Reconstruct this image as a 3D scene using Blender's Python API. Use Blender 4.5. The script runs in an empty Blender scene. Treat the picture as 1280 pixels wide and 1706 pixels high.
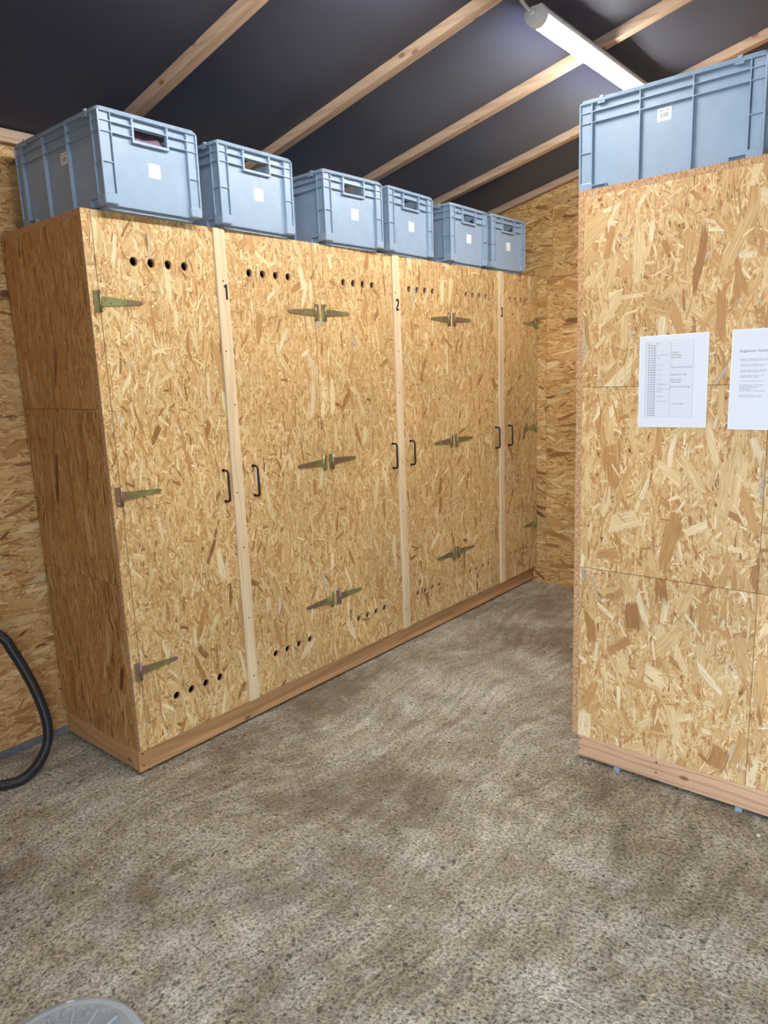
import bpy, bmesh, math, random
from mathutils import Vector, Matrix

random.seed(7)
scene = bpy.context.scene
COL = scene.collection

# ------------------------------------------------------------------ camera
cam_d = bpy.data.cameras.new('camera')
cam = bpy.data.objects.new('camera', cam_d)
COL.objects.link(cam)
CAM_POS = Vector((-1.32122, -2.40459, 1.51901))
fwd = Vector((0.74860846, 0.6349284, -0.19092225))
rgt = Vector((0.64062245, -0.76689147, -0.03847526))
upv = Vector((0.17084568, 0.09350617, 0.98085083))
cam.matrix_world = Matrix(((rgt.x, upv.x, -fwd.x, CAM_POS.x),
                           (rgt.y, upv.y, -fwd.y, CAM_POS.y),
                           (rgt.z, upv.z, -fwd.z, CAM_POS.z),
                           (0, 0, 0, 1)))
cam_d.sensor_fit = 'VERTICAL'
cam_d.sensor_height = 36.0
cam_d.sensor_width = 27.0
cam_d.lens = 36.0 * 1197.2 / 1706.0
cam_d.clip_start = 0.02
scene.camera = cam

# ------------------------------------------------------------------ world, exposure
SKY_STRENGTH = 10.8
LAMP_STRENGTH = 94.0
world = bpy.data.worlds.new('sky_world')
scene.world = world
world.use_nodes = True
wn = world.node_tree
wn.nodes.clear()
w_out = wn.nodes.new('ShaderNodeOutputWorld')
w_bg = wn.nodes.new('ShaderNodeBackground')
w_bg.inputs['Color'].default_value = (0.66, 0.82, 1.0, 1)
w_bg.inputs['Strength'].default_value = SKY_STRENGTH
wn.links.new(w_bg.outputs[0], w_out.inputs[0])

vs = scene.view_settings
vs.view_transform = 'Standard'
vs.look = 'None'
vs.gamma = 1.0
vs.use_curve_mapping = False
vs.exposure = 0.0
scene.cycles.max_bounces = 5
scene.cycles.diffuse_bounces = 2
scene.cycles.glossy_bounces = 2

# daylight portal in the doorway behind the camera
FRONT_X, DOOR_Y0, DOOR_Y1, DOOR_Z = -1.75, -3.95, -1.95, 2.25
pl = bpy.data.lights.new('doorway_portal', 'AREA')
pl.shape = 'RECTANGLE'
pl.size, pl.size_y = DOOR_Z, DOOR_Y1 - DOOR_Y0
pl.cycles.is_portal = True
plo = bpy.data.objects.new('doorway_portal', pl)
plo.location = (FRONT_X - 0.06, (DOOR_Y0 + DOOR_Y1) / 2, DOOR_Z / 2)
plo.rotation_euler = (0, -math.pi / 2, 0)
COL.objects.link(plo)


# ------------------------------------------------------------------ helpers
def lin(r, g, b, a=1.0):
    f = lambda c: (c / 255 / 12.92) if c / 255 <= 0.04045 else ((c / 255 + 0.055) / 1.055) ** 2.4
    return (f(r), f(g), f(b), a)


def tag(o, label=None, cat=None, group=None, kind=None):
    if label: o['label'] = label
    if cat: o['category'] = cat
    if group: o['group'] = group
    if kind: o['kind'] = kind
    return o


def empty(name, loc=(0, 0, 0), rz=0.0, parent=None):
    o = bpy.data.objects.new(name, None)
    o.empty_display_size = 0.05
    o.location = loc
    o.rotation_euler = (0, 0, rz)
    if parent: o.parent = parent
    COL.objects.link(o)
    return o


class MB:
    """collects geometry for one mesh; uv in metres"""
    def __init__(self):
        self.v, self.f, self.m, self.uv, self.sm = [], [], [], [], []

    def face(self, pts, mat=0, uv=None, smooth=False):
        b = len(self.v)
        self.v += [tuple(p) for p in pts]
        self.f.append(tuple(range(b, b + len(pts))))
        self.m.append(mat); self.sm.append(smooth); self.uv.append(uv)

    def box(self, x0, x1, y0, y1, z0, z1, mat=0, mats=None):
        if x0 > x1: x0, x1 = x1, x0
        if y0 > y1: y0, y1 = y1, y0
        if z0 > z1: z0, z1 = z1, z0
        P = [(x0, y0, z0), (x1, y0, z0), (x1, y1, z0), (x0, y1, z0),
             (x0, y0, z1), (x1, y0, z1), (x1, y1, z1), (x0, y1, z1)]
        F = [(0, 3, 2, 1), (4, 5, 6, 7), (0, 1, 5, 4), (1, 2, 6, 5), (2, 3, 7, 6), (3, 0, 4, 7)]
        # order: -z +z -y +x +y -x
        for i, f in enumerate(F):
            self.face([P[k] for k in f], mats[i] if mats else mat)
        return self

    def prism(self, poly, axis, a0, a1, mat=0, edge=None):
        """poly in the two other axes (cyclic order), extruded along axis"""
        edge = mat if edge is None else edge
        def P(p, a):
            if axis == 0: return (a, p[0], p[1])
            if axis == 1: return (p[0], a, p[1])
            return (p[0], p[1], a)
        n = len(poly)
        A = [P(p, a0) for p in poly]; B = [P(p, a1) for p in poly]
        self.face(A, mat); self.face(B[::-1], mat)
        for i in range(n):
            j = (i + 1) % n
            self.face([A[i], B[i], B[j], A[j]], edge)
        return self

    def cyl(self, c, axis, r, h, n=16, mat=0, r2=None, smooth=True):
        """centre of base c, along axis (vector), radius r -> r2"""
        r2 = r if r2 is None else r2
        a = Vector(axis).normalized(); c = Vector(c)
        t = Vector((0, 0, 1)) if abs(a.z) < .9 else Vector((1, 0, 0))
        u = a.cross(t).normalized(); w = a.cross(u)
        A = [c + r * (u * math.cos(2 * math.pi * k / n) + w * math.sin(2 * math.pi * k / n)) for k in range(n)]
        B = [c + a * h + r2 * (u * math.cos(2 * math.pi * k / n) + w * math.sin(2 * math.pi * k / n)) for k in range(n)]
        for k in range(n):
            j = (k + 1) % n
            self.face([A[k], B[k], B[j], A[j]][::-1], mat, smooth=smooth)
        self.face(A[::-1][::-1], mat); self.face(B[::-1], mat)
        return self

    def tube(self, pts, rad, n=12, mat=0, smooth=True, caps=True):
        """rad: number or list per point"""
        pts = [Vector(p) for p in pts]
        m = len(pts)
        rads = rad if isinstance(rad, (list, tuple)) else [rad] * m
        tang = []
        for i in range(m):
            a = pts[max(i - 1, 0)]; b = pts[min(i + 1, m - 1)]
            tang.append((b - a).normalized())
        t0 = tang[0]
        u = t0.cross(Vector((0, 0, 1)) if abs(t0.z) < .9 else Vector((1, 0, 0))).normalized()
        rings = []
        for i in range(m):
            t = tang[i]
            u = (u - t * u.dot(t)).normalized()
            w = t.cross(u)
            rings.append([pts[i] + rads[i] * (u * math.cos(2 * math.pi * k / n) + w * math.sin(2 * math.pi * k / n)) for k in range(n)])
        b = len(self.v)
        for r in rings:
            self.v += [tuple(p) for p in r]
        for i in range(m - 1):
            for k in range(n):
                j = (k + 1) % n
                self.f.append((b + i * n + k, b + i * n + j, b + (i + 1) * n + j, b + (i + 1) * n + k))
                self.m.append(mat); self.sm.append(smooth); self.uv.append(None)
        if caps:
            self.f.append(tuple(b + k for k in range(n))[::-1]); self.m.append(mat); self.sm.append(False); self.uv.append(None)
            self.f.append(tuple(b + (m - 1) * n + k for k in range(n))); self.m.append(mat); self.sm.append(False); self.uv.append(None)
        return self

    def mesh(self, name, mats, bevel=0.0, grain=None, off=(0, 0), fix=True, segs=1):
        me = bpy.data.meshes.new(name)
        me.from_pydata(self.v, [], self.f)
        for m in mats: me.materials.append(m)
        for p, mi, s in zip(me.polygons, self.m, self.sm):
            p.material_index = mi; p.use_smooth = s
        bm = bmesh.new(); bm.from_mesh(me)
        bmesh.ops.remove_doubles(bm, verts=bm.verts, dist=1e-6)
        if bevel > 0:
            es = [e for e in bm.edges if len(e.link_faces) == 2 and e.calc_face_angle(0) > 0.6]
            bmesh.ops.bevel(bm, geom=es, offset=bevel, segments=segs, affect='EDGES', profile=0.5)
        if fix:
            bmesh.ops.recalc_face_normals(bm, faces=bm.faces)
        uvl = bm.loops.layers.uv.new('UVMap')
        for f in bm.faces:
            n = f.normal
            ax = max(range(3), key=lambda k: abs(n[k]))
            for l in f.loops:
                c = l.vert.co
                a, b_ = [(c.y, c.z), (c.x, c.z), (c.x, c.y)][ax]
                if grain is not None:
                    # v runs along the grain axis
                    others = [k for k in range(3) if k != ax]
                    if grain in others:
                        o2 = others[0] if others[1] == grain else others[1]
                        a, b_ = c[o2], c[grain]
                    else:
                        a, b_ = c[others[0]], c[others[1]] 
                l[uvl].uv = (a + off[0], b_ + off[1])
        bm.to_mesh(me); bm.free()
        return me

    def build(self, name, mats, parent=None, **k):
        if not isinstance(mats, (list, tuple)): mats = [mats]
        me = self.mesh(name, mats, **k)
        o = bpy.data.objects.new(name, me)
        COL.objects.link(o)
        if parent: o.parent = parent
        return o


def rnd_off():
    return (random.uniform(-40, 40), random.uniform(-40, 40))


def copy_tree(o, parent=None):
    c = o.copy()
    COL.objects.link(c)
    c.parent = parent
    for ch in list(o.children):
        copy_tree(ch, c)
    return c


# ------------------------------------------------------------------ node helpers
class NT:
    def __init__(self, tree):
        self.t = tree

    def n(self, typ, **props):
        nd = self.t.nodes.new(typ)
        for k, v in props.items():
            setattr(nd, k, v)
        return nd

    def link(self, a, b):
        self.t.links.new(a, b)

    def set(self, sock, val):
        if hasattr(val, 'is_output') or isinstance(val, bpy.types.NodeSocket):
            self.link(val, sock)
        else:
            sock.default_value = val

    def math(self, op, a, b=None, c=None, clamp=False):
        nd = self.n('ShaderNodeMath', operation=op, use_clamp=clamp)
        self.set(nd.inputs[0], a)
        if b is not None: self.set(nd.inputs[1], b)
        if c is not None: self.set(nd.inputs[2], c)
        return nd.outputs[0]

    def vmath(self, op, a, b=None):
        nd = self.n('ShaderNodeVectorMath', operation=op)
        self.set(nd.inputs[0], a)
        if b is not None: self.set(nd.inputs[1], b)
        return nd.outputs[0]

    def maprange(self, v, a, b, c, d, interp='LINEAR'):
        nd = self.n('ShaderNodeMapRange', interpolation_type=interp)
        for i, x in enumerate((v, a, b, c, d)):
            self.set(nd.inputs[i], x)
        return nd.outputs[0]

    def mixc(self, f, a, b, blend='MIX'):
        nd = self.n('ShaderNodeMix', data_type='RGBA', blend_type=blend)
        self.set(nd.inputs[0], f); self.set(nd.inputs[6], a); self.set(nd.inputs[7], b)
        return nd.outputs[2]

    def mixf(self, f, a, b):
        nd = self.n('ShaderNodeMix', data_type='FLOAT')
        self.set(nd.inputs[0], f); self.set(nd.inputs[2], a); self.set(nd.inputs[3], b)
        return nd.outputs[0]

    def noise(self, vec, scale, detail=2.0, rough=0.5, dims='3D', dist=0.0):
        nd = self.n('ShaderNodeTexNoise', noise_dimensions=dims)
        self.set(nd.inputs['Vector'], vec)
        self.set(nd.inputs['Scale'], scale)
        nd.inputs['Detail'].default_value = detail
        nd.inputs['Roughness'].default_value = rough
        nd.inputs['Distortion'].default_value = dist
        return nd.outputs[0], nd.outputs[1]

    def ramp(self, f, stops, interp='LINEAR'):
        nd = self.n('ShaderNodeValToRGB')
        nd.color_ramp.interpolation = interp
        el = nd.color_ramp.elements
        while len(el) < len(stops): el.new(0.5)
        for e, (p, c) in zip(el, stops):
            e.position = p; e.color = c
        self.set(nd.inputs[0], f)
        return nd.outputs[0]

    def mapping(self, vec, scale=(1, 1, 1), loc=(0, 0, 0), rot=(0, 0, 0)):
        nd = self.n('ShaderNodeMapping')
        self.set(nd.inputs[0], vec)
        nd.inputs['Location'].default_value = loc
        nd.inputs['Rotation'].default_value = rot
        nd.inputs['Scale'].default_value = scale
        return nd.outputs[0]


def new_mat(name, rough=0.5, color=(0.8, 0.8, 0.8, 1), metallic=0.0, spec=0.5):
    m = bpy.data.materials.new(name)
    m.use_nodes = True
    nt = m.node_tree
    b = nt.nodes['Principled BSDF']
    b.inputs['Base Color'].default_value = color
    b.inputs['Roughness'].default_value = rough
    b.inputs['Metallic'].default_value = metallic
    b.inputs['Specular IOR Level'].default_value = spec
    return m, NT(nt), b


# ---- strand layer node group for oriented strand board
def strand_group():
    g = bpy.data.node_groups.new('strand_layer', 'ShaderNodeTree')
    I = g.interface
    I.new_socket('Vector', in_out='INPUT', socket_type='NodeSocketVector')
    for nm, d in (('Scale', 10), ('HalfLen', .06), ('HalfWid', .01), ('Spread', 2.0), ('Density', .6)):
        s = I.new_socket(nm, in_out='INPUT', socket_type='NodeSocketFloat'); s.default_value = d
    I.new_socket('Offset', in_out='INPUT', socket_type='NodeSocketVector')
    for nm in ('Mask', 'Rand', 'Grain'):
        I.new_socket(nm, in_out='OUTPUT', socket_type='NodeSocketFloat')
    t = NT(g)
    gi = t.n('NodeGroupInput'); go = t.n('NodeGroupOutput')
    p = t.vmath('ADD', gi.outputs['Vector'], gi.outputs['Offset'])
    AS = 2.4                                  # cells drawn out along the main strand direction
    p2 = t.vmath('MULTIPLY', p, (1.0, 1 / AS, 0))
    vo = t.n('ShaderNodeTexVoronoi', voronoi_dimensions='2D', feature='F1')
    t.link(p2, vo.inputs['Vector']); t.link(gi.outputs['Scale'], vo.inputs['Scale'])
    vo.inputs['Randomness'].default_value = 1.0
    d = t.vmath('SUBTRACT', p2, vo.outputs['Position'])
    d = t.vmath('MULTIPLY', d, (1.0, AS, 0))
    sc = t.n('ShaderNodeSeparateColor'); t.link(vo.outputs['Color'], sc.inputs[0])
    r, gg, b = sc.outputs
    tt = t.math('MULTIPLY_ADD', r, 2.0, -1.0)
    t3 = t.math('MULTIPLY', t.math('MULTIPLY', tt, tt), tt)
    an = t.math('ADD', t.math('MULTIPLY', tt, .38), t.math('MULTIPLY', t3, .62))
    an = t.math('MULTIPLY', an, gi.outputs['Spread'])
    vr = t.n('ShaderNodeVectorRotate', rotation_type='Z_AXIS')
    t.link(d, vr.inputs['Vector']); t.link(an, vr.inputs['Angle'])
    sx = t.n('ShaderNodeSeparateXYZ'); t.link(vr.outputs[0], sx.inputs[0])
    lx, ly = sx.outputs[0], sx.outputs[1]
    hw = t.math('MULTIPLY', gi.outputs['HalfWid'], t.math('MULTIPLY_ADD', gg, 1.2, .35))
    hl = t.math('MULTIPLY', gi.outputs['HalfLen'], t.math('MULTIPLY_ADD', b, 1.0, .45))
    gv = t.n('ShaderNodeCombineXYZ')
    t.link(t.math('MULTIPLY', lx, 420.0), gv.inputs[0])
    t.link(t.math('MULTIPLY_ADD', ly, 16.0, t.math('MULTIPLY', r, 50.0)), gv.inputs[1])
    gr, _ = t.noise(gv.outputs[0], 1.3, 0.0, .6, '2D')
    jn = gr
    jn = t.math('MULTIPLY_ADD', jn, 1.2, -.6)
    ax = t.math('ADD', t.math('DIVIDE', t.math('ABSOLUTE', lx), hw), t.math('MULTIPLY', jn, .55))
    ay = t.math('ADD', t.math('DIVIDE', t.math('ABSOLUTE', ly), hl), t.math('MULTIPLY', jn, .6))
    e2 = t.math('DIVIDE', ly, hl)
    e2 = t.math('MULTIPLY', t.math('MULTIPLY', e2, e2), b)
    ax = t.math('MULTIPLY_ADD', e2, .7, ax)
    mx = t.maprange(ax, .88, 1.0, 1.0, 0.0, 'SMOOTHSTEP')
    my = t.maprange(ay, .93, 1.0, 1.0, 0.0, 'SMOOTHSTEP')
    kp = t.math('FRACT', t.math('MULTIPLY_ADD', r, 17.3, t.math('MULTIPLY', gg, 5.1)))
    kp = t.math('LESS_THAN', kp, gi.outputs['Density'])
    t.link(t.math('MULTIPLY', t.math('MULTIPLY', mx, my), kp), go.inputs['Mask'])
    t.link(t.math('FRACT', t.math('ADD', t.math('MULTIPLY_ADD', gg, 13.7, t.math('MULTIPLY', b, 7.7)), r)), go.inputs['Rand'])
    t.link(gr, go.inputs['Grain'])
    return g


STRAND = strand_group()


def osb_material(name, size=1.0, spread=1.6, tint=(1, 1, 1), rot=0.0, rough=.55, light=0.0, contrast=1.0, seed=0, bump=.5, big=1.0, stretch=1.0, wide=1.0, skip=()):
    m, t, bs = new_mat(name, rough)
    uv = t.n('ShaderNodeUVMap').outputs[0]
    vec = t.mapping(uv, (1 / size, 1 / size, 1), (seed * 3.17, seed * 1.71, 0), (0, 0, rot))
    if stretch != 1.0:
        vec = t.mapping(vec, (1, 1 / stretch, 1))
    # strands bend a little
    nz, nc = t.noise(vec, 9.0, 1.0, .5, '2D')
    vec = t.vmath('ADD', vec, t.vmath('MULTIPLY', t.vmath('SUBTRACT', nc, (.5, .5, .5)), (.013, .013, 0)))
    pal = [(0.0, lin(118, 78, 46)), (.04, lin(156, 108, 62)), (.14, lin(186, 137, 82)), (.34, lin(205, 160, 102)),
           (.58, lin(218, 181, 124)), (.80, lin(230, 199, 145)), (.94, lin(240, 215, 168)), (.975, lin(236, 210, 166)), (1.0, lin(184, 166, 134))]
    # ground of fine chips
    gv = t.mapping(vec, (130, 34, 1))
    f0, _ = t.noise(gv, 1.0, 2.0, .65, '2D', .8)
    col = t.ramp(t.maprange(f0, .28, .75, 0.0, .9), pal)
    h = t.math('MULTIPLY', f0, .5)
    #        scale halflen halfwid spread density
    L = [(118, .015, .0013, 2.8, .85), (98, .018, .0016, 2.6, .85), (72, .024, .0021, 2.4, .8),
         (52, .032, .0030, 2.0, .7), (36, .042, .0044, 1.7, .6), (25, .052, .0070, 1.5, .5 * big),
         (17, .060, .0110, 1.3, .32 * big), (50, .034, .0018, 2.0, .4)]
    for i, (s, hl, hw, sp, de) in enumerate(L):
        if i in skip: continue
        gn = t.n('ShaderNodeGroup'); gn.node_tree = STRAND
        t.link(vec, gn.inputs['Vector'])
        gn.inputs['Scale'].default_value = s
        gn.inputs['HalfLen'].default_value = hl
        gn.inputs['HalfWid'].default_value = hw * (wide if i in (4, 5, 6) else 1.0)
        gn.inputs['Spread'].default_value = spread * sp / 1.6
        gn.inputs['Density'].default_value = de
        gn.inputs['Offset'].default_value = (i * 7.31 + seed * 2.1, i * 3.77 - seed, 0)
        mk, rd, gr = gn.outputs
        rr = t.math('MULTIPLY_ADD', rd, 1 - abs(light), max(light, 0.0))
        c = t.ramp(rr, pal)
        c = t.mixc(1.0, c, t.maprange(gr, .25, .75, .80, 1.13), 'MULTIPLY')
        col = t.mixc(mk, col, c)
    # resin flecks
    fl, _ = t.noise(t.mapping(vec, (150, 60, 1)), 1.0, 2.0, .5, '2D')
    fm = t.maprange(fl, .70, .78, 0.0, .55)
    col = t.mixc(fm, col, lin(92, 56, 30))
    # broad variation between areas of a board
    bv, _ = t.noise(vec, 2.2, 2.0, .5, '2D')
    col = t.mixc(1.0, col, t.maprange(bv, .3, .7, .9, 1.08), 'MULTIPLY')
    if contrast != 1.0:
        bc = t.n('ShaderNodeMix', data_type='RGBA')
        t.set(bc.inputs[0], contrast); bc.inputs[6].default_value = lin(206, 160, 102); t.link(col, bc.inputs[7])
        bc.clamp_factor = False
        col = bc.outputs[2]
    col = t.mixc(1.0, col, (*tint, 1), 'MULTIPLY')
    t.link(col, bs.inputs['Base Color'])
    bp = t.n('ShaderNodeBump')
    bp.inputs['Strength'].default_value = bump
    bp.inputs['Distance'].default_value = .0016
    t.link(h, bp.inputs['Height'])
    t.link(bp.outputs[0], bs.inputs['Normal'])
    t.link(t.maprange(f0, 0, 1, rough + .08, rough - .06), bs.inputs['Roughness'])
    return m


def osb_edge_material(name, tint=(1, 1, 1)):
    m, t, bs = new_mat(name, .75)
    geo = t.n('ShaderNodeTexCoord').outputs['Object']
    uv = t.n('ShaderNodeUVMap').outputs[0]
    f, _ = t.noise(t.mapping(uv, (260, 90, 1)), 1.0, 3.0, .7, '2D')
    f2, _ = t.noise(geo, 120.0, 2.0, .6)
    k = t.math('MULTIPLY_ADD', f, .6, t.math('MULTIPLY', f2, .4))
    c = t.ramp(t.maprange(k, .3, .7, 0, 1), [(0, lin(112, 76, 50)), (.3, lin(170, 126, 86)), (.65, lin(206, 164, 118)), (1, lin(230, 196, 150))])
    c = t.mixc(1.0, c, (*tint, 1), 'MULTIPLY')
    t.link(c, bs.inputs['Base Color'])
    bp = t.n('ShaderNodeBump'); bp.inputs['Strength'].default_value = .6; bp.inputs['Distance'].default_value = .002
    t.link(k, bp.inputs['Height']); t.link(bp.outputs[0], bs.inputs['Normal'])
    return m


def pine_material(name, c0, c1, c2, rough=.6, ring=26.0, knots=True):
    """uv.v runs along the grain"""
    m, t, bs = new_mat(name, rough)
    uv = t.n('ShaderNodeUVMap').outputs[0]
    wob, _ = t.noise(t.mapping(uv, (5, .9, 1)), 1.0, 2.0, .5, '2D')
    sx = t.n('ShaderNodeSeparateXYZ'); t.link(uv, sx.inputs[0])
    x = t.math('ADD', sx.outputs[0], t.math('MULTIPLY', wob, .16))
    band = t.math('SINE', t.math('MULTIPLY', x, ring * 6.283 * 2))
    band = t.maprange(band, -1, 1, 0, 1)
    fine, _ = t.noise(t.mapping(uv, (420, 9, 1)), 1.0, 2.0, .6, '2D')
    k = t.math('ADD', t.math('MULTIPLY', band, .55), t.math('MULTIPLY', fine, .55))
    c = t.ramp(k, [(0.15, c0), (.55, c1), (.95, c2)])
    br, _ = t.noise(t.mapping(uv, (6, 1.5, 1)), 1.0, 2.0, .5, '2D')
    c = t.mixc(1.0, c, t.maprange(br, .3, .7, .88, 1.1), 'MULTIPLY')
    if knots:
        vo = t.n('ShaderNodeTexVoronoi', voronoi_dimensions='2D')
        t.link(t.mapping(uv, (1.0, .55, 1)), vo.inputs['Vector']); vo.inputs['Scale'].default_value = 6.0
        kf = t.maprange(vo.outputs['Distance'], .03, .075, .75, 0.0, 'SMOOTHSTEP')
        c = t.mixc(kf, c, lin(112, 68, 40))
    t.link(c, bs.inputs['Base Color'])
    bp = t.n('ShaderNodeBump'); bp.inputs['Strength'].default_value = .25; bp.inputs['Distance'].default_value = .001
    t.link(k, bp.inputs['Height']); t.link(bp.outputs[0], bs.inputs['Normal'])
    return m


M = {}
M['osb_door'] = osb_material('osb_door', size=1.2, spread=1.5, rough=.5, light=.02, seed=1, tint=(.95, .985, 1.0))
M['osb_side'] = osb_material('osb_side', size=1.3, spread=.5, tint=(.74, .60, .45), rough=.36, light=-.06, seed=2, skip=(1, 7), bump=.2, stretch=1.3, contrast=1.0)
M['osb_panel'] = osb_material('osb_panel', size=1.6, spread=1.7, rough=.5, light=.08, seed=3, bump=.6, tint=(.97, .96, 1.0), big=1.4, wide=1.35)
M['osb_wall'] = osb_material('osb_wall', size=1.4, spread=.95, rot=math.pi / 2, tint=(.90, .84, .77), big=1.5, rough=.55, seed=4, skip=(1, 7))
M['osb_back'] = osb_material('osb_back', size=1.5, spread=.8, rot=math.pi / 2, tint=(.95, .91, .82), big=1.4, rough=.55, seed=5, skip=(1, 7))
M['osb_plain'] = new_mat('osb_plain', .6, lin(196, 150, 96))[0]
M['osb_edge'] = osb_edge_material('osb_edge')
M['osb_edge_dark'] = osb_edge_material('osb_edge_dark', (.62, .52, .46))
M['pine_post'] = pine_material('pine_post', lin(222, 196, 158), lin(229, 207, 170), lin(214, 184, 142), ring=10, knots=False)
M['pine_base'] = pine_material('pine_base', lin(190, 144, 98), lin(200, 155, 106), lin(178, 128, 82), ring=9)
M['larch_base'] = pine_material('larch_base', lin(206, 162, 126), lin(214, 172, 136), lin(182, 132, 98), ring=14)
M['pine_batten'] = pine_material('pine_batten', lin(188, 160, 134), lin(198, 171, 145), lin(172, 142, 116), ring=9, rough=.65)

# crate plastic
m, t, bs = new_mat('crate_plastic', .38, lin(142, 168, 196))
oc = t.n('ShaderNodeTexCoord').outputs['Object']
f, _ = t.noise(oc, 14.0, 3.0, .6)
t.link(t.mixc(t.maprange(f, .3, .7, 0, 1), lin(140, 161, 184), lin(150, 170, 192)), bs.inputs['Base Color'])
f2, _ = t.noise(oc, 700.0, 1.0, .5)
bp = t.n('ShaderNodeBump'); bp.inputs['Strength'].default_value = .08; bp.inputs['Distance'].default_value = .0005
t.link(f2, bp.inputs['Height']); t.link(bp.outputs[0], bs.inputs['Normal'])
M['crate'] = m
M['sticker'] = new_mat('sticker_white', .35, lin(236, 238, 238))[0]
M['print_grey'] = new_mat('print_grey', .6, lin(150, 152, 158))[0]
M['print_light'] = new_mat('print_light_grey', .6, lin(208, 210, 210))[0]
M['print_black'] = new_mat('print_black', .6, lin(34, 34, 38))[0]
M['print_ink'] = new_mat('print_ink', .6, lin(112, 116, 128))[0]
M['print_blue'] = new_mat('print_blue', .6, lin(110, 120, 178))[0]
M['print_line'] = new_mat('print_line', .6, lin(140, 146, 160))[0]
M['black_vinyl'] = new_mat('black_vinyl', .4, lin(18, 17, 18))[0]
M['black_metal'] = new_mat('black_metal', .35, lin(16, 14, 16), spec=.5)[0]
M['screw'] = new_mat('screw_steel', .35, lin(150, 150, 156), metallic=.9)[0]
M['screw_dark'] = new_mat('nail_dark', .5, lin(70, 52, 42), metallic=.3)[0]
M['mauve'] = new_mat('mauve_cloth', .5, lin(132, 108, 124))[0]
M['lamp_grey'] = new_mat('lamp_housing', .45, lin(228, 231, 238))[0]
M['cable'] = new_mat('cable_grey', .5, lin(196, 196, 202))[0]
M['shim'] = new_mat('shim_plastic', .4, lin(140, 152, 170))[0]
M['scrap'] = new_mat('scrap_white', .7, lin(226, 224, 218))[0]

# galvanised / yellow passivated hinge steel
m, t, bs = new_mat('hinge_steel', .38, lin(140, 140, 90), metallic=.75)
oc = t.n('ShaderNodeTexCoord').outputs['Object']
oi = t.n('ShaderNodeObjectInfo').outputs['Random']
cv = t.n('ShaderNodeCombineXYZ'); t.link(t.math('MULTIPLY', oi, 37.0), cv.inputs[0])
f, _ = t.noise(t.vmath('ADD', oc, cv.outputs[0]), 8.0, 2.0, .5)
c = t.ramp(f, [(.30, lin(158, 138, 140)), (.42, lin(160, 132, 114)), (.50, lin(150, 146, 104)), (.60, lin(168, 176, 122)), (.75, lin(146, 156, 146))])
t.link(c, bs.inputs['Base Color'])
M['hinge'] = m

# paper (laminated)
m, t, bs = new_mat('laminated_paper', .16, lin(228, 230, 238))
bs.inputs['Coat Weight'].default_value = .4
bs.inputs['Coat Roughness'].default_value = .08
M['paper'] = m

# membrane ceiling
m, t, bs = new_mat('roof_membrane', .55, lin(26, 29, 40))
oc = t.n('ShaderNodeTexCoord').outputs['Object']
f, _ = t.noise(oc, 3.0, 4.0, .6)
f2, _ = t.noise(oc, 520.0, 1.0, .5)
c = t.mixc(t.maprange(f, .3, .7, 0, 1), lin(11, 23, 56), lin(20, 32, 66))
t.link(c, bs.inputs['Base Color'])
bs.inputs['Sheen Weight'].default_value = .15
bp = t.n('ShaderNodeBump'); bp.inputs['Strength'].default_value = .3; bp.inputs['Distance'].default_value = .001
t.link(f2, bp.inputs['Height']); t.link(bp.outputs[0], bs.inputs['Normal'])
M['membrane'] = m

# hose
M['hose'] = new_mat('hose_black', .32, lin(42, 44, 48))[0]

# clear plastic
m = bpy.data.materials.new('clear_plastic'); m.use_nodes = True
t = NT(m.node_tree)
bs = m.node_tree.nodes['Principled BSDF']
bs.inputs['Base Color'].default_value = lin(214, 222, 228)
bs.inputs['Roughness'].default_value = .14
tr = t.n('ShaderNodeBsdfTransparent'); mx = t.n('ShaderNodeMixShader')
fr = t.n('ShaderNodeFresnel'); fr.inputs[0].default_value = 1.4
t.link(t.maprange(fr.outputs[0], 0, .6, .20, .85), mx.inputs[0])
t.link(tr.outputs[0], mx.inputs[1]); t.link(bs.outputs[0], mx.inputs[2])
t.link(mx.outputs[0], m.node_tree.nodes['Material Output'].inputs[0])
M['clear'] = m

M['clear_rib'] = new_mat('clear_rib', .2, lin(168, 176, 182))[0]

# lamp diffuser
m = bpy.data.materials.new('lamp_diffuser'); m.use_nodes = True
nt = m.node_tree; nt.nodes.clear()
o_ = nt.nodes.new('ShaderNodeOutputMaterial'); e_ = nt.nodes.new('ShaderNodeEmission')
e_.inputs[0].default_value = (1.0, .985, .955, 1); e_.inputs[1].default_value = LAMP_STRENGTH
nt.links.new(e_.outputs[0], o_.inputs[0])
M['diffuser'] = m

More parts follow.
